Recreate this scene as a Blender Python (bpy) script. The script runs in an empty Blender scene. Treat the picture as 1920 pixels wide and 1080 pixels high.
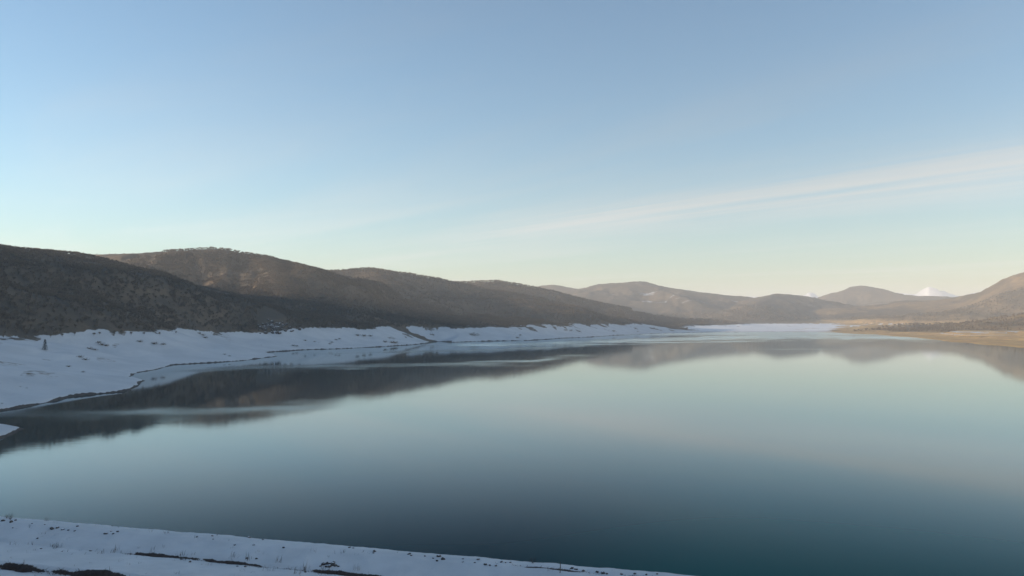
import bpy, bmesh, math, random
import numpy as np
from mathutils import Vector, Matrix

random.seed(7)
rng = np.random.default_rng(7)
scene = bpy.context.scene
C = bpy.data.collections.new("lake_view"); scene.collection.children.link(C)

# ---------------------------------------------------------------- camera, sky, sun, exposure
CAM_H = 30.0                      # eye above the lowered water level
F = 1478.0                        # focal length in photo pixels (1920 wide)
PITCH = math.atan(60 / F)         # horizon at photo row 600
cam_d = bpy.data.cameras.new("camera"); cam = bpy.data.objects.new("camera", cam_d); C.objects.link(cam)
cam_d.sensor_width = 36.0; cam_d.lens = F / 1920 * 36.0
cam_d.clip_start = 0.2; cam_d.clip_end = 60000
cam.location = (0, 0, CAM_H); cam.rotation_euler = (math.pi / 2 + PITCH, 0, 0)
scene.camera = cam

SUN_AZ = math.radians(106)         # to the left of the view direction
SUN_EL = math.radians(9.0)
sun_dir = Vector((-math.sin(SUN_AZ) * math.cos(SUN_EL), math.cos(SUN_AZ) * math.cos(SUN_EL), math.sin(SUN_EL)))
sd_ = bpy.data.lights.new("sun", 'SUN'); sun = bpy.data.objects.new("sun", sd_); C.objects.link(sun)
sd_.energy = 5.0; sd_.angle = math.radians(0.53); sd_.color = (1.0, 0.80, 0.60)
sun.rotation_euler = (-sun_dir).to_track_quat('-Z', 'Y').to_euler()
sun.location = (-400, 0, 400)

world = bpy.data.worlds.new("World"); scene.world = world; world.use_nodes = True
nt = world.node_tree; nt.nodes.clear()
def N(nt, t, **kw):
    n = nt.nodes.new(t)
    for k, v in kw.items():
        if k == 'inp':
            for kk, vv in v.items(): n.inputs[kk].default_value = vv
        else: setattr(n, k, v)
    return n
def L(nt, a, b): nt.links.new(a, b)
def math_n(nt, op, a, b=None, c=None, clamp=False):
    n = nt.nodes.new('ShaderNodeMath'); n.operation = op; n.use_clamp = clamp
    for i, v in enumerate((a, b, c)):
        if v is None: continue
        if isinstance(v, (int, float)): n.inputs[i].default_value = v
        else: nt.links.new(v, n.inputs[i])
    return n.outputs[0]
sky = N(nt, 'ShaderNodeTexSky', sky_type='NISHITA', sun_disc=False)
sky.sun_elevation = SUN_EL; sky.sun_rotation = SUN_AZ
sky.altitude = 0; sky.air_density = 1.0; sky.dust_density = 0.5; sky.ozone_density = 2.4
# thin cirrus streaks, laid out on a high plane (direction / height)
tc = N(nt, 'ShaderNodeTexCoord'); sep = N(nt, 'ShaderNodeSeparateXYZ'); L(nt, tc.outputs['Generated'], sep.inputs[0])
zc = math_n(nt, 'MAXIMUM', sep.outputs['Z'], 0.02)
u = math_n(nt, 'DIVIDE', sep.outputs['X'], zc); v = math_n(nt, 'DIVIDE', sep.outputs['Y'], zc)
ca, sa = 0.64, -0.77              # streak direction
al = math_n(nt, 'ADD', math_n(nt, 'MULTIPLY', u, ca), math_n(nt, 'MULTIPLY', v, sa))
ac = math_n(nt, 'ADD', math_n(nt, 'MULTIPLY', u, -sa), math_n(nt, 'MULTIPLY', v, ca))
def cirrus(sa_, sc_, seed, lo, hi, det=5):
    cb = N(nt, 'ShaderNodeCombineXYZ'); L(nt, math_n(nt, 'MULTIPLY', al, sa_), cb.inputs[0]); L(nt, math_n(nt, 'MULTIPLY', ac, sc_), cb.inputs[1])
    cb.inputs[2].default_value = seed
    no = N(nt, 'ShaderNodeTexNoise'); no.inputs['Scale'].default_value = 1.0; no.inputs['Detail'].default_value = det; no.inputs['Roughness'].default_value = 0.55
    no.inputs['Distortion'].default_value = 0.4
    L(nt, cb.outputs[0], no.inputs['Vector'])
    mr = N(nt, 'ShaderNodeMapRange', interpolation_type='SMOOTHSTEP'); mr.inputs[1].default_value = lo; mr.inputs[2].default_value = hi
    L(nt, no.outputs[0], mr.inputs[0]); return mr.outputs[0]
# one broad streak: gaussian across it
dd = math_n(nt, 'SUBTRACT', ac, 5.75)
g = math_n(nt, 'EXPONENT', math_n(nt, 'MULTIPLY', math_n(nt, 'MULTIPLY', dd, dd), -1.5))
reach = N(nt, 'ShaderNodeMapRange', interpolation_type='SMOOTHSTEP'); reach.inputs[1].default_value = -11; reach.inputs[2].default_value = -4; reach.inputs[3].default_value = .1; L(nt, al, reach.inputs[0])
streak = math_n(nt, 'MULTIPLY', math_n(nt, 'MULTIPLY', g, reach.outputs[0]), cirrus(0.20, 2.6, 3.1, 0.32, 0.66, 9))
thin = cirrus(0.16, 0.55, 8.4, 0.44, 0.78, 6)
cm = math_n(nt, 'ADD', math_n(nt, 'MULTIPLY', streak, 0.95), math_n(nt, 'MULTIPLY', thin, 0.4), clamp=True)
air = N(nt, 'ShaderNodeMix', data_type='RGBA', blend_type='MULTIPLY'); air.inputs[0].default_value = 1
L(nt, sky.outputs[0], air.inputs[6]); air.inputs[7].default_value = (0.98, 0.985, 0.965, 1)     # cool clear winter air
bw = N(nt, 'ShaderNodeRGBToBW'); L(nt, air.outputs[2], bw.inputs[0])
wht = N(nt, 'ShaderNodeMix', data_type='RGBA'); wht.inputs[0].default_value = 0.75
tint = N(nt, 'ShaderNodeMix', data_type='RGBA', blend_type='MULTIPLY'); tint.inputs[0].default_value = 1
L(nt, bw.outputs[0], tint.inputs[6]); tint.inputs[7].default_value = (1.30, 1.30, 1.26, 1)
L(nt, air.outputs[2], wht.inputs[6]); L(nt, tint.outputs[2], wht.inputs[7])
mx = N(nt, 'ShaderNodeMix', data_type='RGBA'); L(nt, math_n(nt, 'MULTIPLY', cm, 0.95), mx.inputs[0])
L(nt, air.outputs[2], mx.inputs[6]); L(nt, wht.outputs[2], mx.inputs[7])
bg = N(nt, 'ShaderNodeBackground'); bg.inputs['Strength'].default_value = 0.15
L(nt, mx.outputs[2], bg.inputs['Color'])
wo = N(nt, 'ShaderNodeOutputWorld'); L(nt, bg.outputs[0], wo.inputs['Surface'])

vs = scene.view_settings
vs.view_transform = 'Standard'; vs.look = 'None'; vs.gamma = 1.0; vs.use_curve_mapping = False
vs.exposure = 0.70
cy = scene.cycles
cy.use_denoising = True; cy.max_bounces = 6; cy.diffuse_bounces = 2; cy.glossy_bounces = 2; cy.volume_bounces = 3
cy.transparent_max_bounces = 4; cy.caustics_reflective = False; cy.caustics_refractive = False

# ---------------------------------------------------------------- numpy helpers
def P(px, py, Y):
    """photo pixel + depth along the view axis in plan -> world point"""
    x = (px - 960) / F; y = (540 - py) / F
    dy = math.cos(PITCH) - y * math.sin(PITCH); dz = math.sin(PITCH) + y * math.cos(PITCH)
    k = Y / dy
    return (x * k, Y, CAM_H + dz * k)
def W(px, py):
    """photo pixel on the water plane -> world XY"""
    x = (px - 960) / F; y = (540 - py) / F
    dy = math.cos(PITCH) - y * math.sin(PITCH); dz = math.sin(PITCH) + y * math.cos(PITCH)
    k = -CAM_H / dz
    return (x * k, dy * k)
def sstep(a, b, x):
    t = np.clip((x - a) / (b - a), 0, 1); return t * t * (3 - 2 * t)
def _hash(ix, iy, s):
    h = (ix.astype(np.int64) * 374761393 + iy.astype(np.int64) * 668265263 + s * 1442695041) & 0xffffffff
    h = ((h ^ (h >> 13)) * 1274126177) & 0xffffffff
    h = (h ^ (h >> 16)) & 0xffffffff
    return h / 4294967295.0 * 2 * math.pi
def noise(x, y, s=0):
    xi = np.floor(x); yi = np.floor(y); fx = x - xi; fy = y - yi
    ux = fx ** 3 * (fx * (fx * 6 - 15) + 10); uy = fy ** 3 * (fy * (fy * 6 - 15) + 10)
    def g(dx, dy):
        a = _hash(xi + dx, yi + dy, s); return np.cos(a) * (fx - dx) + np.sin(a) * (fy - dy)
    n0 = g(0, 0) * (1 - ux) + g(1, 0) * ux; n1 = g(0, 1) * (1 - ux) + g(1, 1) * ux
    return (n0 * (1 - uy) + n1 * uy) * 1.5
def fbm(x, y, sc, octv=4, s=0, gain=0.5):
    x = x / sc; y = y / sc; a = 1.0; r = 0; 
    for i in range(octv):
        r = r + a * noise(x, y, s + i * 17); x = x * 2.03 + 5.1; y = y * 2.03 + 3.7; a *= gain
    return r
def ridged(x, y, sc, octv=3, s=0):
    x = x / sc; y = y / sc; a = 1.0; r = 0
    for i in range(octv):
        r = r + a * (1 - 2 * np.abs(noise(x, y, s + i * 13))); x = x * 2.1 + 1.3; y = y * 2.1 + 8.2; a *= 0.5
    return r

# ---------------------------------------------------------------- lake outline (plan)
shore_px = [(-150, 886), (-40, 839), (20, 818), (55, 803), (20, 799), (-40, 796), (-75, 788), (-40, 779), (0, 771), (60, 761), (115, 750), (135, 744), (240, 734), (272, 714),
            (236, 708), (262, 699), (300, 691), (330, 684), (400, 680), (455, 676), (520, 668), (500, 661), (570, 656), (640, 654), (720, 650),
            (770, 647), (806, 643), (812, 640.5), (830, 640.5), (850, 642), (900, 640), (990, 638.5), (1060, 634), (1110, 632), (1150, 629), (1200, 627), (1250, 625), (1340, 623), (1460, 622.3),
            (1560, 623), (1600, 626), (1640, 627), (1684, 631), (1700, 631.5), (1728, 634), (1755, 637), (1782, 641), (1812, 642), (1840, 646), (1870, 647), (1916, 652), (1990, 660), (2080, 661)]
LAKE = [(-215, -60), (-205, 60), (-190, 110)] + [W(*p) for p in shore_px] + [(620, 520), (560, 300), (520, 100), (470, -60), (470, -200), (-215, -140)]
LAKE = np.array(LAKE)
def lake_sd(x, y):
    """signed distance, positive on land"""
    d2 = np.full(x.shape, 1e18); inside = np.zeros(x.shape, bool)
    n = len(LAKE)
    for i in range(n):
        ax, ay = LAKE[i]; bx, by = LAKE[(i + 1) % n]
        ex, ey = bx - ax, by - ay
        t = np.clip(((x - ax) * ex + (y - ay) * ey) / (ex * ex + ey * ey), 0, 1)
        d2 = np.minimum(d2, (x - ax - t * ex) ** 2 + (y - ay - t * ey) ** 2)
        c = ((ay > y) != (by > y))
        if ey != 0: inside ^= c & (x < ex * (y - ay) / ey + ax)
    d = np.sqrt(d2); return np.where(inside, -d, d)

# ---------------------------------------------------------------- ridges: crest points, half width, name
RIDGES = [
 ('wooded_hill', [(-1300, -1200, 175), (-900, -560, 190), (-690, -330, 186), (-690, -60, 170), (-700, 250, 142), (-650, 560, 122)] + [P(*q) for q in
   [(0, 467, 852), (90, 474, 915), (160, 493, 975), (220, 510, 1020), (290, 525, 1060), (380, 542, 1090), (470, 560, 1095), (560, 582, 1080), (640, 603, 1060)]], 430),
 ('wooded_hill', [P(*q) for q in [(30, 486, 1600), (90, 476, 1580), (150, 477, 1560), (200, 478, 1540), (290, 475, 1500), (380, 466, 1460), (430, 468, 1440), (500, 485, 1440), (560, 503, 1500), (620, 530, 1560)]], 400),
 ('wooded_hill', [P(*q) for q in [(490, 482, 1440), (508, 496, 1340), (526, 520, 1240), (546, 552, 1130), (568, 590, 1020)]], 180),
 ('wooded_ridge', [P(*q) for q in [(480, 518, 2000), (560, 508, 1960), (625, 510, 1940), (690, 507, 1900), (730, 512, 1900)]], 480),
 ('wooded_ridge', [P(*q) for q in [(690, 507, 1900), (708, 516, 1760), (728, 540, 1600), (758, 572, 1450), (775, 600, 1330)]], 260),
 ('wooded_ridge', [P(*q) for q in [(690, 507, 1960), (760, 514, 1990), (860, 534, 2030), (1000, 560, 2080), (1100, 575, 2120), (1160, 592, 2100)]], 560),
 ('brown_ridge', [P(*q) for q in [(780, 534, 2560), (870, 530, 2500), (930, 527.5, 2520), (1000, 540, 2550), (1060, 554, 2560), (1110, 566, 2540), (1170, 577, 2480), (1230, 590, 2420), (1330, 604, 2350)]], 520),
 ('patched_hill', [P(*q) for q in [(960, 545, 4900), (1010, 538, 4900), (1042, 534, 4800), (1088, 542, 4700), (1130, 533, 4600), (1165, 531, 4500), (1203, 527, 4450), (1237, 536, 4400), (1290, 545, 4400), (1340, 552, 4350), (1400, 558, 4300)]], 950),
 ('patched_hill', [P(*q) for q in [(1110, 538, 4600), (1130, 558, 4200), (1180, 580, 3700), (1240, 596, 3200)]], 420),
 ('patched_hill', [P(*q) for q in [(1240, 545, 4150), (1275, 554, 3950), (1310, 570, 3700), (1335, 588, 3450)]], 300),
 ('shaded_hill', [P(*q) for q in [(1360, 584, 3850), (1400, 565, 3950), (1432, 556, 4000), (1465, 551, 4000), (1495, 555, 4100), (1530, 563, 4350), (1570, 569, 4600), (1600, 574, 4850)]], 480),
 ('shaded_hill', [P(*q) for q in [(1455, 552, 4000), (1430, 562, 3650), (1410, 580, 3300), (1395, 602, 2900)]], 310),
 ('rounded_hill', [P(*q) for q in [(1530, 580, 5600), (1560, 558, 5500), (1600, 536, 5400), (1630, 537, 5400), (1660, 543, 5300), (1700, 553, 5200), (1760, 556, 5200), (1830, 560, 5200)]], 900),
 ('bare_hillside', [P(*q) for q in [(1700, 590, 3300), (1760, 568, 3500), (1790, 559, 3600), (1830, 550, 3500), (1870, 536, 3450), (1900, 519, 3400), (1925, 509, 3350), (1990, 490, 3300)]] + [(2700, 3200, 390), (3600, 2600, 400), (4200, 600, 330), (3900, -2000, 300)], 1450),
 ('bare_hillside', [P(*q) for q in [(1640, 598, 2100), (1720, 590, 2050), (1800, 582, 1950), (1880, 574, 1850), (1960, 566, 1750), (2100, 555, 1600)]], 520),
 ('snowy_mountains', [P(*q) for q in [(1280, 566, 9400), (1400, 556, 9400), (1418, 553, 9400), (1440, 560, 9300), (1500, 556, 9400), (1514, 548.5, 9400), (1530, 549, 9300), (1548, 557, 9300), (1640, 560, 9400), (1690, 548, 9400),
   (1708, 546, 9400), (1722, 541, 9400), (1742, 533, 9300), (1757, 539, 9350), (1775, 547, 9400), (1800, 552, 9400), (1825, 545, 9400), (1850, 536, 9300), (1900, 540, 9300), (2100, 545, 9300)]], 900),
 ('back_hills', [(-5200, 3500, 160), (-6500, -500, 200), (-4500, -5200, 220), (0, -7000, 240), (4800, -5500, 240), (7500, -500, 260), (7000, 4200, 240)], 2000),
]
SPUR = 2.6
def ridge_h(x, y, pts, width, noise_amp=0.0):
    best = np.full(x.shape, 1e18); zc = np.zeros(x.shape)
    pts = [tuple(map(float, p)) for p in pts]
    # densify with catmull-rom so crests are smooth curves
    q = []
    for i in range(len(pts) - 1):
        p0 = np.array(pts[max(i - 1, 0)]); p1 = np.array(pts[i]); p2 = np.array(pts[i + 1]); p3 = np.array(pts[min(i + 2, len(pts) - 1)])
        for k in range(2):
            t = k / 2
            q.append(0.5 * ((2 * p1) + (-p0 + p2) * t + (2 * p0 - 5 * p1 + 4 * p2 - p3) * t * t + (-p0 + 3 * p1 - 3 * p2 + p3) * t ** 3))
    q.append(np.array(pts[-1]))
    wsum = np.zeros(x.shape); zsum = np.zeros(x.shape)
    for i in range(len(q) - 1):
        ax, ay, az = q[i]; bx, by, bz = q[i + 1]; ex, ey = bx - ax, by - ay
        ll = math.hypot(ex, ey) + 1e-6; tu = ((x - ax) * ex + (y - ay) * ey) / (ll * ll); t = np.clip(tu, 0, 1)
        d = np.hypot(x - ax - t * ex, y - ay - t * ey); z = az + t * (bz - az)
        w = ll / ((d * d) ** 2 + 4000.0)
        wsum += w; zsum += w * z
        best = np.minimum(best, d)
    zc = zsum / wsum
    for e, f in ((q[0], q[1]), (q[-1], q[-2])):             # ridges end in steep noses
        tx, ty = e[0] - f[0], e[1] - f[1]; l_ = math.hypot(tx, ty); dx, dy = x - e[0], y - e[1]; de = np.hypot(dx, dy) + 1e-6
        best = best * (1 + (SPUR - 1) * sstep(1.25, 1.0, de / (best + 1e-6)) * np.clip((dx * tx + dy * ty) / (l_ * de), 0, 1))
    return best, zc

def terrain(x, y, full=False):
    x = np.asarray(x, float); y = np.asarray(y, float)
    r = np.hypot(x, y)
    jit = 1.0 * np.clip(r / 400, 0.4, 4)
    sd = lake_sd(x + fbm(x, y, 60, 3, 91) * 2.2 * jit * 0.6, y + fbm(x, y, 60, 3, 95) * 2.0 * jit * 0.6)
    az = np.arctan2(x, y)                                     # plan bearing
    right = sstep(0.30, 0.42, np.arctan2(x, np.maximum(y, 1))) * (y > -300)   # right-hand shore land
    far = sstep(1900, 2150, y) * (1 - right * sstep(0.5, .52, right) * 0)
    # width of the drawdown bank
    wl = np.interp(y, [0, 500, 750, 1000, 1500, 2000], [105, 110, 105, 75, 75, 150])
    wb = wl * (1 - right) + 430 * right
    wb = wb * (1 - far) + np.where(x > 380, 1500, 500) * far
    t = np.clip(sd / wb, 0, 1)
    top = 20 - 2 * right
    lob = fbm(x, y, 70, 3, 11)
    bank = top * (0.75 * t + 0.25 * sstep(0, 1, t)) * (1 + 0.30 * lob * (1 - t) * sstep(0, .12, t))
    bank = bank + 0.38 * fbm(x, y, 30, 3, 14) * (1 - right) - 1.1 * np.clip(.5 - np.abs(noise(x / 55 + .2 * y / 55, y / 70, 18)) * 2.2, 0, 1) * (1 - right) * sstep(.1, .4, t) * sstep(0, 1, sd / 30) + 0.38 * right * fbm(x, y, 30, 3, 14) * sstep(4, 25, sd) * np.clip(r / 300, 0.5, 2)
    # old shorelines: terraces on the right bank
    step = 4.0
    zt = bank + 1.2 * fbm(x, y, 240, 2, 21)
    ter = (np.floor(zt / step) + sstep(0.55, 0.95, zt / step - np.floor(zt / step))) * step
    bank = bank + (ter - zt) * 0.75 * right * sstep(3, 40, sd)
    bank = bank + 7 * np.maximum(0, fbm(x, y, 180, 3, 27)) * right * sstep(30, 160, sd)
    bank = np.where(sd < 0, np.maximum(-6, sd * 0.12), bank + 0.55 * sstep(0, 2.2, sd))
    # hills (land only)
    z = bank.copy(); rid = np.zeros(x.shape, int); hm = np.zeros(x.shape)
    on = sd > 0
    if on.any():
        lx, ly, lsd = x[on], y[on], sd[on]
        ramp = sstep(0.35, 1.6, lsd / np.minimum(wb[on], 420))
        hs = []; base = 20.0
        for name, pts, width in RIDGES:
            d, zc = ridge_h(lx, ly, pts, width)
            wn = width * (1 + 0.35 * fbm(lx, ly, width * 0.55, 3, 31))
            t = np.clip(d / wn, 0, 1)
            prof = (1 - t) ** 1.15 if name == 'snowy_mountains' else (1 - t ** 1.7) ** 1.6
            h = (zc - base) * prof
            g = np.minimum(ridged(lx, ly, width * 0.42, 3, 41) - 1.15, 0)
            h = h + (zc - base) * 0.26 * g * sstep(0.02, 0.35, t) * prof ** 0.6 * (1 - t)
            if name == 'snowy_mountains':
                h = h + 45 * (ridged(lx, ly, 330, 4, 43) - 0.6) * sstep(0.02, 0.3, t) * prof
            hs.append(h)
        hs = np.stack(hs)
        k = 4.0
        m = hs.max(0)
        h = m + k * np.log(np.exp((hs - m) / k).sum(0)) - k * math.log(len(RIDGES)) * np.exp(-m / 15)
        h = np.maximum(h, 0)
        und = 3.0 * fbm(lx, ly, 260, 4, 51) * sstep(60, 400, lsd)
        z[on] = bank[on] + (h + und) * ramp
        rid[on] = hs.argmax(0); hm[on] = m
    if full:
        return z, sd, rid, hm, right, far, wb
    return z

def march(px, py, lo=60, hi=3000, n=1100):
    x = (px - 960) / F; y = (540 - py) / F
    dy = math.cos(PITCH) - y * math.sin(PITCH); dz = math.sin(PITCH) + y * math.cos(PITCH)
    Y = np.geomspace(lo, hi, n); k = Y / dy
    z = CAM_H + dz * k; h = terrain(x * k, Y)
    i = int(np.argmax(h > z)); return Vector((x * k[i], Y[i], h[i]))

# ---------------------------------------------------------------- materials
def new_mat(name):
    m = bpy.data.materials.new(name); m.use_nodes = True
    b = m.node_tree.nodes['Principled BSDF']; return m, m.node_tree, b
def tex_noise(nt, vec, scale, detail=4, rough=0.55):
    n = N(nt, 'ShaderNodeTexNoise'); n.inputs['Scale'].default_value = scale; n.inputs['Detail'].default_value = detail; n.inputs['Roughness'].default_value = rough
    if vec is not None: L(nt, vec, n.inputs['Vector'])
    return n.outputs[0]
def mixc(nt, f, a, b):
    m = N(nt, 'ShaderNodeMix', data_type='RGBA')
    if isinstance(f, (int, float)): m.inputs[0].default_value = f
    else: L(nt, f, m.inputs[0])
    for i, c in ((6, a), (7, b)):
        if isinstance(c, tuple): m.inputs[i].default_value = (*c, 1)
        else: L(nt, c, m.inputs[i])
    return m.outputs[2]
def mrange(nt, v, a, b, c=0.0, d=1.0, smooth=True):
    m = N(nt, 'ShaderNodeMapRange', interpolation_type='SMOOTHSTEP' if smooth else 'LINEAR')
    for i, q in enumerate((a, b, c, d)): m.inputs[i + 1].default_value = q
    L(nt, v, m.inputs[0]); return m.outputs[0]
def attr(nt, name):
    a = N(nt, 'ShaderNodeAttribute'); a.attribute_name = name; return a.outputs['Fac']

def land_material():
    m, nt, b = new_mat('land')
    geo = N(nt, 'ShaderNodeNewGeometry'); pos = geo.outputs['Position']
    n_f = tex_noise(nt, pos, 0.35, 5); n_m = tex_noise(nt, pos, 0.045, 5); n_l = tex_noise(nt, pos, 0.009, 4)
    wood = mixc(nt, mrange(nt, n_l, .35, .65), (0.112, 0.095, 0.072), (0.185, 0.138, 0.092))
    wood = mixc(nt, mrange(nt, n_m, .35, .7), wood, (0.096, 0.083, 0.066))
    wood = mixc(nt, mrange(nt, n_f, .45, .75, 0, .45), wood, (0.07, 0.06, 0.05))
    tan = mixc(nt, mrange(nt, n_m, .35, .65), (0.62, 0.42, 0.19), (0.46, 0.30, 0.16))
    tan = mixc(nt, mrange(nt, n_f, .4, .8, 0, .5), tan, (0.34, 0.24, 0.14))
    ground = mixc(nt, attr(nt, 'tan'), wood, tan)
    rock = mixc(nt, mrange(nt, n_f, .4, .7), (0.10, 0.085, 0.075), (0.06, 0.055, 0.05))
    ground = mixc(nt, attr(nt, 'bare'), ground, rock)
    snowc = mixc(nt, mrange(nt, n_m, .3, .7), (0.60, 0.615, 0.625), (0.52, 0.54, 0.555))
    snowc = mixc(nt, attr(nt, 'snow_lit'), snowc, (0.86, 0.87, 0.88))  # lit copy of the snow; the darker tone above has the bank's shade in it
    sf = math_n(nt, 'ADD', attr(nt, 'snow'), math_n(nt, 'MULTIPLY', math_n(nt, 'SUBTRACT', n_f, 0.5), 0.55))
    sf = math_n(nt, 'ADD', sf, math_n(nt, 'MULTIPLY', math_n(nt, 'SUBTRACT', n_m, 0.5), 0.45))
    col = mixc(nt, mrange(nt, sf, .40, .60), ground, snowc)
    L(nt, col, b.inputs['Base Color']); b.inputs['Roughness'].default_value = 0.9; b.inputs['Specular IOR Level'].default_value = 0.1
    bp = N(nt, 'ShaderNodeBump'); bp.inputs['Strength'].default_value = 0.5; bp.inputs['Distance'].default_value = 0.7
    L(nt, n_f, bp.inputs['Height']); L(nt, bp.outputs[0], b.inputs['Normal'])
    return m
def dam_material():
    m, nt, b = new_mat('dam_snow')
    pos = N(nt, 'ShaderNodeNewGeometry').outputs['Position']
    n1 = tex_noise(nt, pos, 3.0, 5); n2 = tex_noise(nt, pos, 14, 4); n3 = tex_noise(nt, pos, 0.6, 4)
    soil = mixc(nt, mrange(nt, n2, .35, .65), (0.030, 0.023, 0.022), (0.065, 0.048, 0.040))
    sn = mixc(nt, mrange(nt, n3, .3, .7), (0.60, 0.615, 0.625), (0.52, 0.54, 0.555))  # snow tone darkened for shade, as on the bank
    sf = math_n(nt, 'ADD', attr(nt, 'snow'), math_n(nt, 'MULTIPLY', math_n(nt, 'SUBTRACT', n1, 0.5), 0.9))
    sf = math_n(nt, 'ADD', sf, math_n(nt, 'MULTIPLY', math_n(nt, 'SUBTRACT', n2, 0.5), 0.7))
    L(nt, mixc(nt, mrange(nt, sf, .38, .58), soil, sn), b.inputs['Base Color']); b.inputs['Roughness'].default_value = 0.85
    bp = N(nt, 'ShaderNodeBump'); bp.inputs['Strength'].default_value = 0.35; bp.inputs['Distance'].default_value = 0.05
    L(nt, math_n(nt, 'ADD', n1, math_n(nt, 'MULTIPLY', n2, .4)), bp.inputs['Height']); L(nt, bp.outputs[0], b.inputs['Normal'])
    return m
def water_material():
    m, nt, b = new_mat('water')
    pos = N(nt, 'ShaderNodeNewGeometry').outputs['Position']
    ru = attr(nt, 'ruffle'); deep = attr(nt, 'deep')
    L(nt, mixc(nt, deep, (0.009, 0.092, 0.088), (0.002, 0.009, 0.022)), b.inputs['Base Color'])
    mp = N(nt, 'ShaderNodeMapping'); mp.inputs['Scale'].default_value = (0.012, 0.03, 1); L(nt, pos, mp.inputs['Vector'])
    nl = tex_noise(nt, mp.outputs[0], 1.0, 4)
    rr = math_n(nt, 'ADD', math_n(nt, 'MULTIPLY', ru, 0.24), mrange(nt, nl, .35, .7, 0.018, 0.04))
    L(nt, rr, b.inputs['Roughness'])
    b.inputs['Specular IOR Level'].default_value = 0.0
    mp2 = N(nt, 'ShaderNodeMapping'); mp2.inputs['Scale'].default_value = (0.22, 0.7, 1); L(nt, pos, mp2.inputs['Vector'])
    nb = tex_noise(nt, mp2.outputs[0], 1.0, 4)
    bp = N(nt, 'ShaderNodeBump'); bp.inputs['Distance'].default_value = 0.03; bp.inputs['Strength'].default_value = 0.2
    L(nt, nb, bp.inputs['Height'])
    gl = N(nt, 'ShaderNodeBsdfGlossy'); gl.inputs['Color'].default_value = (0.93, 0.99, 1.0, 1); L(nt, rr, gl.inputs['Roughness']); L(nt, bp.outputs[0], gl.inputs['Normal'])
    lw = N(nt, 'ShaderNodeLayerWeight'); lw.inputs['Blend'].default_value = 0.5          # facing: 1 at grazing
    co = math_n(nt, 'SUBTRACT', 1.0, lw.outputs['Facing'])
    fr = math_n(nt, 'MULTIPLY', math_n(nt, 'POWER', lw.outputs['Facing'], 4.6), mrange(nt, co, .13, .325, 1.0, .10))
    ms = N(nt, 'ShaderNodeMixShader'); L(nt, fr, ms.inputs[0]); L(nt, b.outputs[0], ms.inputs[1]); L(nt, gl.outputs[0], ms.inputs[2])
    L(nt, ms.outputs[0], nt.nodes['Material Output'].inputs['Surface'])
    return m
def plain(name, c1, c2, scale, rough=0.85, snow=False, bump=0.0):
    m, nt, b = new_mat(name)
    geo = N(nt, 'ShaderNodeNewGeometry'); oi = N(nt, 'ShaderNodeObjectInfo')
    n = tex_noise(nt, geo.outputs['Position'], scale, 5)
    f = math_n(nt, 'ADD', math_n(nt, 'MULTIPLY', mrange(nt, n, .3, .7), .6), math_n(nt, 'MULTIPLY', oi.outputs['Random'], .4))
    col = mixc(nt, f, c1, c2)
    if snow:
        sp = N(nt, 'ShaderNodeSeparateXYZ'); L(nt, geo.outputs['Normal'], sp.inputs[0])
        s = math_n(nt, 'ADD', sp.outputs[2], math_n(nt, 'MULTIPLY', math_n(nt, 'SUBTRACT', n, .5), 0.9))
        col = mixc(nt, mrange(nt, s, snow, snow + .15), col, (0.78, 0.81, 0.85))
    L(nt, col, b.inputs['Base Color']); b.inputs['Roughness'].default_value = rough; b.inputs['Specular IOR Level'].default_value = 0.2
    return m
M_land = land_material(); M_dam = dam_material(); M_water = water_material()
M_twig = plain('bare_twigs', (0.190, 0.155, 0.116), (0.130, 0.108, 0.084), 0.02)
M_bark = plain('bark', (0.08, 0.065, 0.055), (0.045, 0.038, 0.034), 3)
M_needle = plain('needles', (0.020, 0.030, 0.022), (0.035, 0.045, 0.030), 2)
M_stone = plain('stone', (0.055, 0.05, 0.05), (0.12, 0.11, 0.10), 12, snow=0.86)
M_rock = plain('outcrop_rock', (0.055, 0.05, 0.048), (0.12, 0.11, 0.10), 0.8, snow=0.80)
M_grass = plain('dry_grass', (0.10, 0.075, 0.055), (0.035, 0.028, 0.026), 6)
M_wood = plain('weathered_stake', (0.06, 0.05, 0.045), (0.10, 0.085, 0.07), 20)

# ---------------------------------------------------------------- mesh helpers
def add_obj(name, verts, faces, mat, parent=None, smooth=False, attrs=None):
    me = bpy.data.meshes.new(name)
    if isinstance(verts, np.ndarray) and isinstance(faces, np.ndarray):
        nv, nf, k = len(verts), len(faces), faces.shape[1]
        me.vertices.add(nv); me.vertices.foreach_set('co', verts.astype(np.float32).ravel())
        me.loops.add(nf * k); me.loops.foreach_set('vertex_index', faces.astype(np.int32).ravel())
        me.polygons.add(nf); me.polygons.foreach_set('loop_start', (np.arange(nf) * k).astype(np.int32))
        me.update(calc_edges=True)
    else:
        me.from_pydata([tuple(v) for v in verts], [], [tuple(f) for f in faces])
    if smooth: me.polygons.foreach_set('use_smooth', np.ones(len(me.polygons), bool))
    for k, a in (attrs or {}).items():
        at = me.attributes.new(k, 'FLOAT', 'POINT'); at.data.foreach_set('value', np.asarray(a, np.float32))
    if mat: me.materials.append(mat)
    o = bpy.data.objects.new(name, me); C.objects.link(o)
    if parent: o.parent = parent
    return o
def tag(o, label=None, cat=None, group=None, kind=None):
    for k, q in (('label', label), ('category', cat), ('group', group), ('kind', kind)):
        if q: o[k] = q
    return o
def grid_faces(na, nb, wrap=False):
    i = np.arange(na - (0 if wrap else 1)); j = np.arange(nb - 1)
    I, J = np.meshgrid(i, j, indexing='ij'); I2 = (I + 1) % na
    return np.stack([I * nb + J, I2 * nb + J, I2 * nb + J + 1, I * nb + J + 1], -1).reshape(-1, 4)

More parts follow.
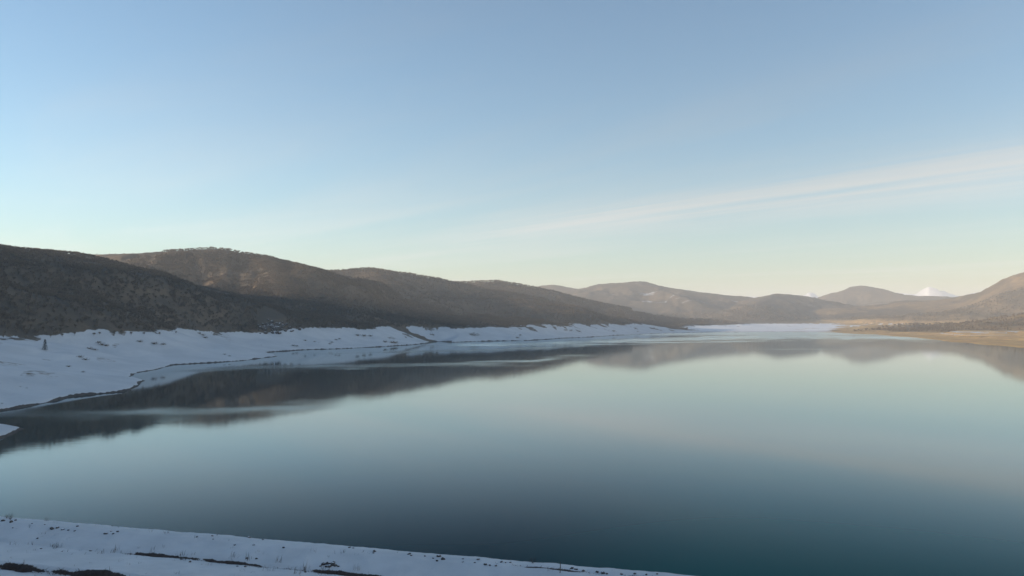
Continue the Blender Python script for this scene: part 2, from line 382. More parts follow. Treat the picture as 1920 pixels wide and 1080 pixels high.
# ---------------------------------------------------------------- terrain (one height field, cut into the pieces of the setting)
az = np.concatenate([np.linspace(-180, -44, 70, endpoint=False), np.linspace(-44, 40, 900, endpoint=False), np.linspace(40, 180, 70, endpoint=False)])
az = np.radians(az)
rad = np.concatenate([[0.01, 40], np.geomspace(80, 220, 30, endpoint=False), np.geomspace(220, 900, 270, endpoint=False), np.geomspace(900, 2300, 150, endpoint=False), np.geomspace(2300, 6000, 130, endpoint=False), np.geomspace(6000, 9000, 28, endpoint=False), np.linspace(9000, 9800, 44, endpoint=False), np.geomspace(9800, 12500, 12)])
AZ, RA = np.meshgrid(az, rad, indexing='ij')
X = (np.sin(AZ) * RA).ravel(); Y = (np.cos(AZ) * RA).ravel()
Z, SD, RID, HM, RIGHT, FAR, WB = terrain(X, Y, True)
names = [r[0] for r in RIDGES]
rank = np.array([sorted(set(names), key=names.index).index(n) for n in names]); names = sorted(set(names), key=names.index); RID = rank[RID]
i_sn = names.index('snowy_mountains'); i_pd = names.index('patched_hill'); i_bh = names.index('bare_hillside')
n60 = fbm(X, Y, 60, 4, 61); n200 = fbm(X, Y, 220, 4, 63); n12 = fbm(X, Y, 14, 3, 65)
is_hill = (HM > 6)
line = 19.5 + 1.6 * n60 + 3.6 * fbm(X, Y, 110, 4, 66)
left = (1 - RIGHT)
wood = sstep(0, 1.5, Z - line) * left * (1 - FAR) + (FAR + RIGHT - FAR * RIGHT) * sstep(8, 22, HM)
wood = np.clip(wood, 0, 1)
fade = sstep(9, -1, Z - line - 4.0 * n12 - 3 * n60)          # snow thins out among the first trees
snow = np.maximum(1 - wood, .42 * fade) * left * (1 - FAR * wood) * (1.0 - (0.42 + .16 * sstep(800, 1150, Y)) * sstep(0.18, 0.52, -fbm(X * 1.1 + Y * .35, Y * .35 - X * .1, 26, 4, 71)) * sstep(8, 30, SD) - .25 * sstep(-4.5, 0, Z - line) * sstep(-.1, .3, n12))
for (ax, ay, bx, by, hw) in ((-165, 1122, -98, 1070, 19), (-205, 1022, -180, 1006, 9), (150, 1700, 190, 1660, 12)):      # bare brown earth
    t_ = np.clip(((X - ax) * (bx - ax) + (Y - ay) * (by - ay)) / ((bx - ax) ** 2 + (by - ay) ** 2), 0, 1)
    snow = snow * sstep(hw * .6, hw * 1.2, np.hypot(X - ax - t_ * (bx - ax), Y - ay - t_ * (by - ay)) + 4 * n12)
snow = snow * (1 - 0.95 * sstep(1.7, .8, SD + .9 * n12 + .7 * n60))
# the far flat and the shore at its foot
snow = np.maximum(snow, (1 - sstep(4, 12, HM)) * sstep(1850, 2000, Y) * sstep(.44, .36, np.arctan2(X, np.maximum(Y, 1))) * (SD > 2) * (0.9 - .5 * sstep(.2, .5, fbm(X * .5, Y * 1.5, 110, 4, 73))))
# sun-side shore: thin snow along the old waterlines
zt = Z / 4.0 + 0.3 * n200
thin = sstep(.25, .45, 1 - np.abs((zt - np.floor(zt)) - .25) * 3) * sstep(.0, .35, n200 + .15)
snow = np.maximum(snow, RIGHT * (1 - wood) * sstep(30, 90, SD) * thin * 0.62)
# snow pockets in the woods on the hazy hill and left over in clearings
pock = sstep(.42, .60, fbm(X * .7, Y * 2.2, 200, 4, 77)) * 0.52
snow = np.where((RID == i_pd) & (HM > 90), np.maximum(snow, pock), snow)
snow = np.where((FAR > .5) & (Z > 17) & (RID != i_sn) & (HM < 90), 0, snow)
snow = np.where((RID == i_sn) & (HM > 20), 0.75 + .3 * n200, snow)
snow_lit = np.clip(FAR * (HM < 14) * .6 + (RID == i_sn) * (HM > 20), 0, 1)  # sunlight painted in: paler snow on the valley floor and peaks
tan = np.clip(RIGHT * (1 - wood) + 0.28 * wood * (RID == i_bh) * sstep(-.3, .4, n200), 0, 1)
bare = sstep(1.9, 1.0, SD + .9 * n12 + .7 * n60) * left
dzt = zt - np.floor(zt); bare = np.maximum(bare, RIGHT * (1 - wood) * sstep(.62, .75, dzt) * sstep(.95, .85, dzt) * sstep(40, 90, SD) * .6 * sstep(-.1, .3, fbm(X, Y, 300, 2, 83)))
# rough canopy relief where the trees are too far off to stand singly
Z = Z + wood * sstep(1500, 2600, RA.ravel()) * (2.2 * fbm(X, Y, 26, 3, 87)) * (RID != i_sn)
V = np.stack([X, Y, Z], 1); FC = grid_faces(len(az), len(rad), True)
# piece of the setting each face belongs to
pid = np.full(len(X), -1)
hill = (HM * sstep(0.35, 1.6, SD / np.minimum(WB, 420)) > 3) & (SD > 0)
pid[hill] = RID[hill]
pid[(pid < 0) & (SD > -3)] = 100
pid[(pid == 100) & (RIGHT > .5)] = 101
pid[(pid == 100) & (FAR > .5)] = 102
pid[pid < 0] = 103
fp = pid[FC[:, 0]]
PIECES = {i: n for i, n in enumerate(names)}
PIECES.update({100: 'snowy_shore', 101: 'grassy_shore', 102: 'valley_floor', 103: 'lake_bed'})
LBL = {'wooded_hill': 'dark hill of bare woods above the snowy shore', 'wooded_ridge': 'bare wooded ridge with a sunlit red-brown flank', 'brown_ridge': 'long brown ridge sloping down to the far shore',
       'patched_hill': 'hazy distant hill with snow patches near its top', 'shaded_hill': 'blue shaded hill at the head of the lake', 'rounded_hill': 'rounded hazy hill beyond the head of the lake',
       'bare_hillside': 'sunlit purple-brown hillside above the grassy shore', 'snowy_mountains': 'white snow-covered peaks on the horizon', 'snowy_shore': 'snow-covered drawdown slope beside the water',
       'grassy_shore': 'sunlit tan grassy shore with thin snow lines', 'valley_floor': 'bright snow-covered flat at the head of the lake', 'back_hills': 'low hills around the valley', 'lake_bed': 'mud bed under the lake water'}
for k, nme in PIECES.items():
    f = FC[fp == k]
    if not len(f): continue
    u_, inv = np.unique(f.ravel(), return_inverse=True)
    o = add_obj(nme, V[u_], inv.reshape(-1, 4), M_land, smooth=True, attrs={'snow': snow[u_], 'snow_lit': snow_lit[u_], 'tan': tan[u_], 'bare': bare[u_]})
    tag(o, LBL[nme], kind='structure')

# ---------------------------------------------------------------- water
waz = np.radians(np.linspace(-100, 75, 620)); wr = np.geomspace(25, 2600, 420)
A_, R_ = np.meshgrid(waz, wr, indexing='ij'); wx = (np.sin(A_) * R_).ravel(); wy = (np.cos(A_) * R_).ravel()
wx = np.clip(wx, -330, 1300); wy = np.clip(wy, -60, 2500)
RUF = [ ([(-60, 782), (150, 778), (300, 774), (430, 771), (520, 765), (620, 757)], 10, 0.5),
        ([(300, 697), (460, 691), (700, 686), (870, 682.5), (1000, 677), (1060, 668)], 4.2, .6),
        ([(560, 664), (700, 661), (880, 657), (1040, 652), (1130, 646)], 2.0, .6),
        ([(1180, 643), (1300, 641.5), (1420, 640)], 0.9, .9),
        ([(820, 647), (1000, 645), (1150, 640), (1350, 633), (1500, 631), (1750, 634)], 4.5, .8),
        ([(1462, 655), (1500, 654.8)], 0.7, .6)]
wpx = wx / np.maximum(wy, 1); wrow = CAM_H / np.maximum(wy, 1)
ruf = np.zeros(len(wx))
# wind lanes: each a lane on the water, its centre line and width given in metres down the lake
for pts, hw, amp in RUF:
    q = [W(*p) for p in pts]; bx = np.array([p[0] / p[1] for p in q]); by = np.array([p[1] for p in q])
    cy_ = np.interp(wpx, bx, by); half = hw * cy_ * cy_ / (CAM_H * F)
    ends = sstep(bx[0] - .06, bx[0] + .05, wpx) * sstep(bx[-1] + .08, bx[-1] - .06, wpx)
    wob = fbm(wx, wy, 38, 4, 101) * half * .7
    g = np.exp(-(((wy - cy_ + wob) / half) ** 2))
    ruf = np.maximum(ruf, amp * ends * g * (0.75 + .5 * fbm(wx * .3, wy, 26, 4, 103)))
ruf = np.maximum(ruf, 0.55 * sstep(1300, 1700, wy))
ruf = np.clip(ruf, 0, 1)
deep = np.clip(0.5 + 0.9 * fbm(wx + wy * .3, wy * 1.2, 170, 2, 111) , 0, 1)
# clear deep water off the dam, silt-green towards the right-hand shallows
deep = np.clip(0.75 * sstep(.22, -.12, wpx - (wy - 60) * .0016) + .25 * deep, 0, 1)
wt = add_obj('water', np.stack([wx, wy, np.zeros(len(wx))], 1), grid_faces(len(waz), len(wr)), M_water, attrs={'ruffle': ruf, 'deep': deep})
tag(wt, 'still blue-green lake water mirroring the hills', kind='structure')

# ---------------------------------------------------------------- dam: crest by the camera, upstream bench, steep face to the water
da = np.array([.9627, -.2706]); dn = np.array([.2706, .9627])
DN = [-40, -6, 1.5, 3, 21.5, 24.4, 24.7, 24.95, 26.0, 28.35, 28.5, 28.7, 30.0, 30.6, 31.3, 31.95, 32.6, 100]
DZ = [12, 28.4, 28.4, 28.2, 20.75, 20.30, 20.22, 20.48, 20.30, 20.00, 19.95, 20.08, 20.38, 20.38, 20.24, 20.02, 19.65, -8]
def dam_z(s, n):
    s = np.asarray(s, float); n = np.asarray(n, float)
    wob = 0.10 * fbm(s, n * 0, 5, 3, 121) + .05 * fbm(s, n * .0 + 4, 1.3, 2, 123)
    z = np.interp(n + wob * (n > 22) * (n < 31), DN, DZ)
    near = sstep(15, 20, n)
    return z + near * (.035 * fbm(s, n, 2.2, 4, 125) + .014 * fbm(s, n, .45, 3, 127)) + .05 * fbm(s, n * .6, 9, 2, 129)
ss = np.concatenate([np.linspace(-330, -46, 60, endpoint=False), np.linspace(-46, 24, 640, endpoint=False), np.linspace(24, 560, 100)])
nn_ = np.concatenate([[-40, -20, -6, 0, 1.5, 3, 6, 10, 14], np.linspace(17, 33, 190), [35, 40, 60, 100]])
S_, NN = np.meshgrid(ss, nn_, indexing='ij'); S_ = S_.ravel(); NN = NN.ravel()
DZV = dam_z(S_, NN); DX = S_ * da[0] + NN * dn[0]; DY = S_ * da[1] + NN * dn[1]
wobn = NN + 0.10 * fbm(S_, NN * 0, 5, 3, 121) + .05 * fbm(S_, NN * 0 + 4, 1.3, 2, 123)
def strip_w(s, which):
    if which == 'A': return .09 * np.clip(fbm(s, s * 0, 3.2, 3, 131) + .5, 0, .9) * sstep(-27, -24, s) + .03 * sstep(-26, -24, s)
    if which == 'B': return .26 * np.clip(fbm(s, s * 0 + 3, 3.0, 3, 133) + .45, 0, .9) * sstep(-20, -23, s) + .03 * np.clip(fbm(s, s * 0 + 3, 3.0, 3, 133), 0, 1)
    return .22 * np.clip(fbm(s, s * 0 + 6, 2.4, 3, 135) + .15, 0, .9) * sstep(-9.5, -6, s)
def strip(nv, c, w): return np.exp(-((nv - c) / np.maximum(w, .02)) ** 2) * sstep(.02, .06, w)
cutA = strip(wobn, 28.56, strip_w(S_, 'A')); cutB = strip(wobn, 24.8, strip_w(S_, 'B')); cutC = strip(NN, 30.15, strip_w(S_, 'C'))
dsn = np.clip(1.0 - 1.25 * np.maximum(np.maximum(cutA, cutB), cutC) - .22 * sstep(.25, .6, fbm(S_, NN, 1.2, 3, 137)), 0, 1)
dam = add_obj('dam', np.stack([DX, DY, DZV], 1), grid_faces(len(ss), len(nn_))[:, ::-1], M_dam, smooth=True, attrs={'snow': dsn})
tag(dam, 'snow-covered embankment dam shoulder above the water', 'dam', kind='structure')
def on_dam(px, py):
    x = (px - 960) / F; y = (540 - py) / F
    dy = math.cos(PITCH) - y * math.sin(PITCH); dz = math.sin(PITCH) + y * math.cos(PITCH)
    z = 20.1
    for _ in range(8):
        k = (z - CAM_H) / dz; p = np.array([x * k, dy * k]); s, n = p @ da, p @ dn; z = float(dam_z(s, n))
    return Vector((p[0], p[1], z)), s, n

# ---------------------------------------------------------------- stones on the dam shoulder
def stone_mesh(seed):
    bm = bmesh.new(); bmesh.ops.create_icosphere(bm, subdivisions=2, radius=1)
    r = random.Random(seed); off = [Vector((r.uniform(-1, 1), r.uniform(-1, 1), r.uniform(-1, 1))).normalized() for _ in range(7)]
    cutd = [r.uniform(.55, .85) for _ in off]
    for v in bm.verts:
        for o_, c in zip(off, cutd):
            d = v.co.dot(o_)
            if d > c: v.co -= o_ * (d - c)
        v.co *= 1 + r.uniform(-.05, .05)
    me = bpy.data.meshes.new('stone'); bm.to_mesh(me); bm.free(); me.materials.append(M_stone); return me
stone_meshes = [stone_mesh(i) for i in range(6)]
st_px = [(6, 977, 7), (21, 979, 7), (29, 976, 5), (97, 991, 8), (108, 990, 6), (118, 992, 5), (128, 994, 4), (140, 995, 4), (145, 987, 5), (150, 976, 4), (198, 1000, 6), (208, 996, 5), (221, 997, 5), (212, 1001, 4), (211, 987, 4),
         (60, 982, 3), (84, 984, 3), (24, 988, 3), (116, 1034, 4), (170, 1033, 5), (77, 1029, 4), (70, 1009, 4), (369, 1007, 4), (398, 1005, 5), (400, 1011, 3), (407, 1004, 3), (467, 1009, 6), (493, 1013, 4), (440, 1022, 4), (476, 1022, 4), (532, 1027, 5),
         (340, 1049, 5), (356, 1054, 5), (270, 1040, 4), (463, 1054, 5), (481, 1056, 5), (445, 1062, 4), (460, 1063, 6), (572, 1073, 5), (655, 1027, 5), (662, 1028, 4), (702, 1034, 7), (700, 1037, 4), (767, 1039, 6), (771, 1042, 4), (797, 1043, 4),
         (823, 1043.5, 9), (831, 1049, 8), (819, 1052, 5), (812, 1047, 4), (868, 1048, 4), (897, 1049, 6), (910, 1059, 6), (918, 1060, 5), (890, 1055, 4), (930, 1061, 5), (940, 1054, 6), (948, 1055, 4), (957, 1055, 4), (868, 1054, 4),
         (1072, 1066, 7), (1080, 1068, 6), (1094, 1071, 6), (1120, 1073, 7), (1131, 1075, 8), (1138, 1076, 5), (1165, 1077, 6), (1190, 1076, 6), (1212, 1078, 5), (1232, 1076.5, 4)]
# knot of dark stones on the ledge
st_px += [(607 + dx, 1058 + dy, w) for dx, dy, w in [(0, 0, 9), (8, -2, 7), (16, 1, 10), (22, 3, 7), (11, 4, 8), (4, 5, 6), (19, -4, 5), (-6, 3, 5), (28, 4, 5)]]
rs = random.Random(5)
for i, (px, py, w) in enumerate(st_px):
    p, s, n = on_dam(px, py); size = w * p.y / F * 0.62
    o = bpy.data.objects.new('stone', stone_meshes[i % 6]); C.objects.link(o)
    o.scale = (size * rs.uniform(.85, 1.2), size * rs.uniform(.7, 1.0), size * rs.uniform(.5, .75))
    o.location = p + Vector((0, 0, size * .12)); o.rotation_euler = (rs.uniform(-.3, .3), rs.uniform(-.3, .3), rs.uniform(0, 6.3))
    big = i >= len(st_px) - 9
    if big: lb, gr = 'dark rough stone in the heaped knot on the snowy dam ledge', 'stones heaped on the dam ledge'
    elif n > 28.7 and w >= 7: lb, gr = 'larger dark stone on the outer snow mound of the dam shoulder', 'larger stones on the outer mound'
    elif n > 28.7: lb, gr = 'small dark stone on the outer snow mound of the dam shoulder', 'small stones on the outer mound'
    else: lb, gr = 'small dark stone on the flat snow inside the dam ledge', 'small stones on the inner bench'
    tag(o, lb, 'stone', gr)

# ---------------------------------------------------------------- dry grass on the dam
gv, gf = [], []
def blade(base, h, lean, w):
    ang = random.uniform(0, 6.28); d = Vector((math.cos(ang), math.sin(ang), 0)); side = Vector((-d.y, d.x, 0)) * w
    k = len(gv); m = base + Vector((0, 0, h * .6)) + lean * .35; t = base + Vector((0, 0, h)) + lean
    gv.extend([base - side, base + side, m - side * .7, m + side * .7, t]); gf.extend([(k, k + 1, k + 3, k + 2), (k + 2, k + 3, k + 4)])
def tuft(s, n, num, h, spread, lean=0.12, w=.005):
    a = s + rng.normal(0, spread, num); b = n + rng.normal(0, spread * .7, num); zz = dam_z(a, b) - .01
    for k in range(num):
        p = Vector((a[k] * da[0] + b[k] * dn[0], a[k] * da[1] + b[k] * dn[1], zz[k]))
        blade(p, h * random.uniform(.4, 1.1), Vector((random.gauss(.05, lean), random.gauss(0, lean), 0)), w * random.uniform(.6, 1.4))
for px, py, k in [(112, 1025, 1), (104, 1028, 1), (98, 1024, .8), (216, 1036, 1), (191, 1038, .8), (240, 1040, .7), (286, 1040, .8), (338, 1046, 1.1), (344, 1050, 1), (438, 1052, 1), (464, 1050, 1.2), (520, 1058, .9), (571, 1070, 1.2), (606, 1073, 1.1), (600, 1076, 1), (613, 1076, 1),
                  (642, 1077, .9), (316, 1000, .8), (115, 977, 1), (56, 988, .7), (14, 972, .9), (88, 977, .9), (148, 977, .9), (590, 1033, .7), (640, 1038, .7), (668, 1068, 1), (1030, 1071, .6), (60, 1020, .7), (24, 1022, .6), (388, 1060, .6), (506, 1070, .8), (554, 1076, .9)]:
    p, s, n = on_dam(px, py); tuft(s, n, int(14 * k), .30 * k, .10, .06)
for _ in range(230):                                     # sparse stalks all over the bench
    s = random.uniform(-34, 12); n = random.uniform(22, 31.8); tuft(s, n, random.randint(2, 5), random.uniform(.06, .2), .06, .05, .004)
for c, which, step_, hh, lean in ((28.5, 'A', .05, .09, .09), (24.75, 'B', .04, .17, .14), (30.15, 'C', .06, .07, .08)):
    sv = np.arange(-36, 14, step_); wv = strip_w(sv, which); ov = 0.10 * fbm(sv, sv * 0, 5, 3, 121) + .05 * fbm(sv, sv * 0 + 4, 1.3, 2, 123)
    for s, w_, o_ in zip(sv, wv, ov):
        if random.random() < w_ * 10: tuft(s, c - (o_ if which != 'C' else 0) + random.gauss(0, w_ * .4), 6, hh * random.uniform(.6, 1.3), .05, lean, .006)
g = add_obj('dry_grass', gv, gf, M_grass); tag(g, 'dry brown grass stalks sticking out of the dam snow', 'grass', kind='stuff')

# ---------------------------------------------------------------- stake and dead weed
p, s, n = on_dam(1050, 1074)
bm = bmesh.new(); hgt = .42
rings = []
for zz, r_ in ((-.08, .017), (.0, .017), (.2, .016), (.38, .015), (hgt, .006)):
    rings.append([bm.verts.new((r_ * math.cos(a) + .012 * math.sin(zz * 7), r_ * math.sin(a), zz)) for a in np.linspace(0, 2 * math.pi, 8, endpoint=False)])
for a, b in zip(rings, rings[1:]):
    for i in range(8): bm.faces.new((a[i], a[(i + 1) % 8], b[(i + 1) % 8], b[i]))
bm.faces.new(rings[-1])
me = bpy.data.meshes.new('stake'); bm.to_mesh(me); bm.free(); me.materials.append(M_wood)
o = bpy.data.objects.new('marker_stake', me); C.objects.link(o); o.location = p; o.rotation_euler = (0, .02, 0)
tag(o, 'thin dark stake standing upright in the snow at the dam edge', 'stake')

def tube(bm, p0, p1, r0, r1, k=4):
    d = (p1 - p0).normalized(); a = d.orthogonal().normalized(); b = d.cross(a)
    A = [bm.verts.new(p0 + (a * math.cos(t) + b * math.sin(t)) * r0) for t in np.linspace(0, 2 * math.pi, k, endpoint=False)]
    B = [bm.verts.new(p1 + (a * math.cos(t) + b * math.sin(t)) * r1) for t in np.linspace(0, 2 * math.pi, k, endpoint=False)]
    for i in range(k): bm.faces.new((A[i], A[(i + 1) % k], B[(i + 1) % k], B[i]))
def weed(px, py, size, label):
    p, s, n = on_dam(px, py); bm = bmesh.new(); r = random.Random(int(px))
    for _ in range(14):
        q = Vector((0, 0, -.03)); d = Vector((r.gauss(0, .5), r.gauss(0, .4), 1)).normalized(); rr = .006
        for k in range(4):
            e = q + d * size * r.uniform(.2, .32); tube(bm, q, e, rr, rr * .75); rr *= .75
            if k: tube(bm, e, e + (d + Vector((r.gauss(0, .8), r.gauss(0, .8), .2))).normalized() * size * .2, rr, rr * .5)
            q = e; d = (d + Vector((r.gauss(0, .35), r.gauss(0, .35), -.05))).normalized()
    me = bpy.data.meshes.new('weed'); bm.to_mesh(me); bm.free(); me.materials.append(M_grass)
    o = bpy.data.objects.new('dead_weed', me); C.objects.link(o); o.location = p; tag(o, label, 'weed')
weed(999, 1056.5, .26, 'dark branching dead weed at the dam rim beside the stake')
weed(20, 974, .34, 'tall dead weed by the stones at the dam rim')

# ---------------------------------------------------------------- trees
def bare_tree(name_seed, h=5.5, n_twig=150):
    """returns (trunk mesh, crown mesh): short forked trunk, crown of many thin twig blades"""
    r = random.Random(name_seed); bm = bmesh.new(); ends = []
    def grow(p, d, ln, rad, lvl):
        e = p + d * ln; tube(bm, p, e, rad, rad * .62, 4 if lvl else 5)
        if lvl == 2: ends.append((p, e)); return
        for _ in range(3 if lvl else 4):
            nd = (d + Vector((r.gauss(0, .55), r.gauss(0, .55), r.uniform(-.1, .4)))).normalized(); grow(e, nd, ln * r.uniform(.6, .85), rad * .55, lvl + 1)
    grow(Vector((0, 0, -.4)), Vector((r.gauss(0, .06), r.gauss(0, .06), 1)).normalized(), h * .22, h * .022, 0)
    tr = bpy.data.meshes.new('trunk'); bm.to_mesh(tr); bm.free(); tr.materials.append(M_bark)
    vs_, fs_ = [], []
    for i in range(n_twig):
        a, b = r.choice(ends); q = a.lerp(b, r.uniform(.2, 1.1)) + Vector((r.gauss(0, .30), r.gauss(0, .30), r.gauss(0, .26))) * h * .2
        d = Vector((r.gauss(0, .8), r.gauss(0, .8), r.uniform(.1, 1.0))).normalized(); sd = d.orthogonal().normalized(); sd.rotate(Matrix.Rotation(r.uniform(0, 6.28), 3, d))
        ln = h * r.uniform(.05, .12); w = h * r.uniform(.018, .036); k = len(vs_)
        vs_ += [q - sd * w, q + sd * w, q + d * ln + sd * w * .3]; fs_.append((k, k + 1, k + 2))
    cr = bpy.data.meshes.new('crown'); cr.from_pydata([tuple(q) for q in vs_], [], fs_); cr.materials.append(M_twig)
    return tr, cr
TREES = [bare_tree(i, 5.5, 170) for i in range(5)]
def merged(tr, cr):
    bm = bmesh.new(); bm.from_mesh(tr); nf = len(bm.faces); bm.from_mesh(cr)
    for f in list(bm.faces)[nf:]: f.material_index = 1
    me = bpy.data.meshes.new('woodland_tree'); bm.to_mesh(me); bm.free(); me.materials.append(M_bark); me.materials.append(M_twig); return me
protos = bpy.data.collections.new('woodland_parts')
for tr, cr in TREES:
    o = bpy.data.objects.new('woodland_tree', merged(tr, cr)); protos.objects.link(o)
# where the woods stand: sampled over the ground of the wooded hills
def sample_wood(n, amin, amax, rmin, rmax):
    a = np.radians(rng.uniform(amin, amax, n)); r = np.sqrt(rng.uniform(rmin ** 2, rmax ** 2, n)); x = np.sin(a) * r; y = np.cos(a) * r
    z, sd, rid, hm, right, far, wb = terrain(x, y, True)
    line = 19.5 + 1.6 * fbm(x, y, 60, 4, 61) + 3.6 * fbm(x, y, 110, 4, 66) + rng.uniform(-.4, 2.5, n)
    ok = (sd > 8) & np.where((right > .5) | (far > .5), hm > 14, z > line) & (rid < 15)
    # keep the slopes that face the lake
    e = 6.0; gx = (terrain(x + e * x / r, y + e * y / r) - z) / e
    ok &= gx > -0.16
    ok &= ((x + y * .303) / 15) ** 2 + ((y - 868) / 34) ** 2 > 1          # the boulder field is open ground
    clear = fbm(x, y, 90, 3, 151)
    ok &= (clear < .55) | (rng.uniform(0, 1, n) < .5)
    return np.stack([x, y, z], 1)[ok], r[ok]
w1, r1 = sample_wood(64000, -40, 3, 380, 1500)
w2, r2 = sample_wood(36000, -24, 14, 1300, 2700)
w3, r3 = sample_wood(12000, 11, 37, 1200, 3600)
WP = np.concatenate([w1, w2, w3]); WR = np.concatenate([r1, r2, r3])
wsc = np.clip(WR / 1200, 1.1, 2.1) * rng.uniform(.65, 1.2, len(WR))
wo_ = add_obj('woodland', WP, np.zeros((0, 3), int), None, attrs={'tree_scale': wsc, 'turn': rng.uniform(0, 6.28, len(WR))})
tag(wo_, 'dense leafless woods covering the hillsides around the lake', 'woods', kind='stuff')
ng = bpy.data.node_groups.new('plant_woods', 'GeometryNodeTree')
ng.interface.new_socket('Geometry', in_out='INPUT', socket_type='NodeSocketGeometry'); ng.interface.new_socket('Geometry', in_out='OUTPUT', socket_type='NodeSocketGeometry')
gi = ng.nodes.new('NodeGroupInput'); go = ng.nodes.new('NodeGroupOutput')
ci = ng.nodes.new('GeometryNodeCollectionInfo'); ci.inputs['Collection'].default_value = protos; ci.inputs['Separate Children'].default_value = True; ci.inputs['Reset Children'].default_value = True
ip = ng.nodes.new('GeometryNodeInstanceOnPoints'); ip.inputs['Pick Instance'].default_value = True
na = ng.nodes.new('GeometryNodeInputNamedAttribute'); na.data_type = 'FLOAT'; na.inputs['Name'].default_value = 'tree_scale'
nb_ = ng.nodes.new('GeometryNodeInputNamedAttribute'); nb_.data_type = 'FLOAT'; nb_.inputs['Name'].default_value = 'turn'
cx = ng.nodes.new('ShaderNodeCombineXYZ')
ng.links.new(gi.outputs[0], ip.inputs['Points']); ng.links.new(ci.outputs[0], ip.inputs['Instance'])
ng.links.new(na.outputs[0], ip.inputs['Scale']); ng.links.new(nb_.outputs[0], cx.inputs[2]); ng.links.new(cx.outputs[0], ip.inputs['Rotation'])
ng.links.new(ip.outputs[0], go.inputs[0])
md = wo_.modifiers.new('plant', 'NODES'); md.node_group = ng

# single trees that can be told apart
def empty(name, loc, rz=0):
    o = bpy.data.objects.new(name, None); C.objects.link(o); o.location = loc; o.rotation_euler = (0, 0, rz); o.empty_display_size = .5; return o
def place_tree(loc, sc, k, label, group):
    e = empty('bare_tree', loc, random.uniform(0, 6.28)); e.scale = (sc, sc, sc * random.uniform(.9, 1.15))
    for nme, me in zip(('trunk', 'crown'), TREES[k % 5]):
        c = bpy.data.objects.new(nme, me); C.objects.link(c); c.parent = e
    tag(e, label, 'tree', group)
for i in range(34):                                        # along the crest of the dark hill
    px = 8 + i * 12.5 + random.uniform(-4, 4)
    cy0 = np.interp(px, [0, 100, 200, 290, 380, 430, 500], [464, 474, 478, 475, 471, 474, 487])
    dep = np.interp(px, [0, 90], [852, 915]) if px < 95 else np.interp(px, [90, 150, 200, 290, 380, 430], [1580, 1560, 1540, 1500, 1460, 1440])
    q = P(px, cy0, dep); z = float(terrain(np.array([q[0]]), np.array([q[1]]))[0])
    place_tree((q[0], q[1], z), random.uniform(.55, 1.0), i, 'bare tree standing on the skyline crest of the dark wooded hill', 'trees along the hill crest')
for i, (px, py, sc) in enumerate([(6, 634, .8), (30, 633, .7), (48, 636, .9), (66, 631, .8), (95, 634, .9), (118, 632, .8), (140, 631, .8), (176, 631, .9), (186, 630, .7), (215, 629, 1), (228, 628, 1), (246, 629, .9), (270, 628, .8), (300, 628, .8), (330, 626, .7), (375, 629, .8), (392, 625, .7),
                                  (450, 622, .8), (470, 619, .8), (600, 618, .7), (640, 618, .7), (690, 617, .8), (950, 612, .8), (1040, 611, .8), (1100, 611, .8)]):
    p = march(px, py)
    lb, gr = (('low bare tree at the wood edge above the broad snow slope with the conifer', 'wood edge trees above the snow slope') if px < 400 else ('low bare tree at the wood edge beside the boulder jumble', 'wood edge trees by the boulders') if px < 800
              else ('low bare tree at the wood edge above the narrow snow strip', 'wood edge trees above the narrow strip'))
    place_tree(p, sc, i, lb, gr)
def conifer(px, py, h, label):
    p = march(px, py); e = empty('conifer', p); r = random.Random(3)
    bm = bmesh.new(); tube(bm, Vector((0, 0, -.4)), Vector((0, 0, h * .97)), h * .02, h * .004, 6)
    me = bpy.data.meshes.new('trunk'); bm.to_mesh(me); bm.free(); me.materials.append(M_bark); c = bpy.data.objects.new('trunk', me); C.objects.link(c); c.parent = e
    vs_, fs_ = [], []
    for i in range(900):
        t = r.uniform(.06, 1) ; a = r.uniform(0, 6.28); rad = h * .26 * (1 - t) ** .8 * r.uniform(.25, 1.05) + .05
        q = Vector((math.cos(a) * rad, math.sin(a) * rad, h * t - rad * .25)); d = Vector((math.cos(a), math.sin(a), -.3)).normalized(); s_ = Vector((-d.y, d.x, r.uniform(-.4, .4))).normalized()
        ln = h * r.uniform(.05, .10); w = h * .022; k = len(vs_); vs_ += [q - s_ * w, q + s_ * w, q + d * ln]; fs_.append((k, k + 1, k + 2))
    me = bpy.data.meshes.new('crown'); me.from_pydata([tuple(q) for q in vs_], [], fs_); me.materials.append(M_needle); c = bpy.data.objects.new('crown', me); C.objects.link(c); c.parent = e
    tag(e, label, 'tree')
conifer(84, 657, 6.5, 'single dark conifer standing out on the snow slope')
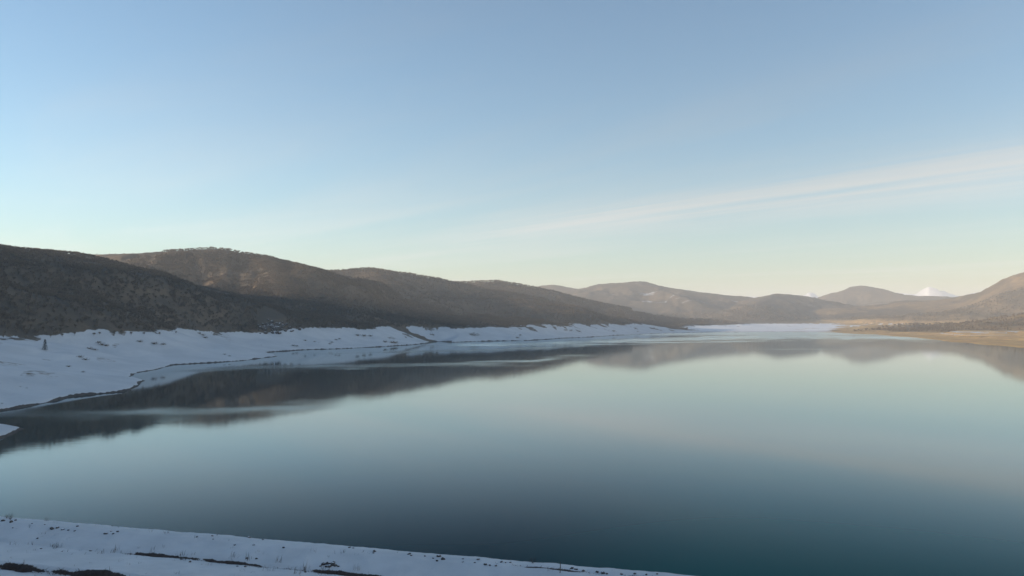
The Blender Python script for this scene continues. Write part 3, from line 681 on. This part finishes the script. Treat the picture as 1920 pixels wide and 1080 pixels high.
# low dark scrub on the snow
def shrub_mesh(seed):
    r = random.Random(seed); vs_, fs_ = [], []
    for i in range(120):
        a = r.uniform(0, 6.28); b = r.uniform(.1, 1.3); d = Vector((math.cos(a) * math.cos(b), math.sin(a) * math.cos(b), math.sin(b))); q = d * r.uniform(.05, .7); s_ = d.orthogonal().normalized(); s_.rotate(Matrix.Rotation(r.uniform(0, 6), 3, d))
        k = len(vs_); vs_ += [q - s_ * .035, q + s_ * .035, q + d * r.uniform(.2, .45)]; fs_.append((k, k + 1, k + 2))
    me = bpy.data.meshes.new('shrub'); me.from_pydata([tuple(q) for q in vs_], [], fs_); me.materials.append(M_twig); return me
SH = [shrub_mesh(i) for i in range(3)]
for i, (px, py, w) in enumerate([(168, 655, 9), (177, 657, 8), (185, 645, 8), (192, 648, 10), (200, 650, 8), (150, 671, 9), (160, 676, 9), (128, 688, 7), (155, 698, 6), (50, 728, 3), (128, 741, 3), (3, 757, 4), (262, 643, 9), (290, 646, 10), (306, 647, 8), (38, 726, 3), (385, 634, 8), (380, 630, 7), (421, 665, 5), (430, 668, 4), (550, 649, 6), (556, 650, 5),
                                  (618, 646, 5), (622, 643, 5), (630, 638, 5), (636, 636, 5), (572, 639, 5), (590, 641, 4), (670, 630, 8), (682, 632, 8), (694, 631, 7), (722, 642, 8), (735, 644, 9), (742, 644, 8), (1060, 620, 6), (1070, 621, 6), (1150, 622, 6), (970, 634, 6), (975, 630, 5)]):
    p = march(px, py); sz = w * p.y / F
    o = bpy.data.objects.new('scrub_bush', SH[i % 3]); C.objects.link(o); o.location = p - Vector((0, 0, .1)); o.scale = (sz * 1.1, sz * 1.1, sz * .6); o.rotation_euler = (0, 0, random.uniform(0, 6.3))
    lb, gr = (('low dark scrub bush on the broad snow slope near the lone conifer', 'scrub near the conifer') if px < 330 else ('low dark scrub bush on the snow below the boulder jumble', 'scrub below the boulders') if px < 650
              else ('low dark scrub bush beside the bare brown earth spit', 'scrub by the brown spit') if px < 800 else ('low dark scrub bush on the narrow snow strip under the wooded ridge', 'scrub on the narrow snow strip'))
    tag(o, lb, 'bush', gr)
# rocky outcrop
pc = march(512, 622); e = empty('rock_outcrop', pc); rr = random.Random(11)
for i in range(85):
    px = 512 + rr.gauss(0, 15); py = 613 + rr.gauss(0, 5.5) + abs(px - 512) * .12
    p = march(px, min(py, 626), 500, 1400, 900); sz = rr.uniform(1.0, 2.7)
    o = bpy.data.objects.new('boulder', stone_meshes[i % 6]); C.objects.link(o); o.parent = e
    o.location = p - pc + Vector((0, 0, sz * .25)); o.scale = (sz, sz * .9, sz * .75); o.rotation_euler = (rr.uniform(-.5, .5), rr.uniform(-.5, .5), rr.uniform(0, 6))
    o.material_slots[0].link = 'OBJECT'; o.material_slots[0].material = M_rock
tag(e, 'jumble of snow-dusted boulders between the woods and the snowy shore', 'rock outcrop')

# ---------------------------------------------------------------- haze
top = max(float(V[:, 2].max()), 60) + 12
hv = [(sx * 12900, sy * 12900, z) for z in (-10, top) for sx, sy in ((-1, -1), (1, -1), (1, 1), (-1, 1))]
hz = add_obj('haze', hv, [(3, 2, 1, 0), (4, 5, 6, 7), (0, 1, 5, 4), (1, 2, 6, 5), (2, 3, 7, 6), (3, 0, 4, 7)], None)
mh = bpy.data.materials.new('haze'); mh.use_nodes = True; nt = mh.node_tree; nt.nodes.clear()
pv = N(nt, 'ShaderNodeVolumePrincipled'); pv.inputs['Color'].default_value = (0.97, 0.985, 1.0, 1); pv.inputs['Density'].default_value = 1.2e-4; pv.inputs['Anisotropy'].default_value = 0.0
out = N(nt, 'ShaderNodeOutputMaterial'); L(nt, pv.outputs[0], out.inputs['Volume'])
hz.data.materials.append(mh); tag(hz, 'pale winter haze filling the valley', kind='stuff')
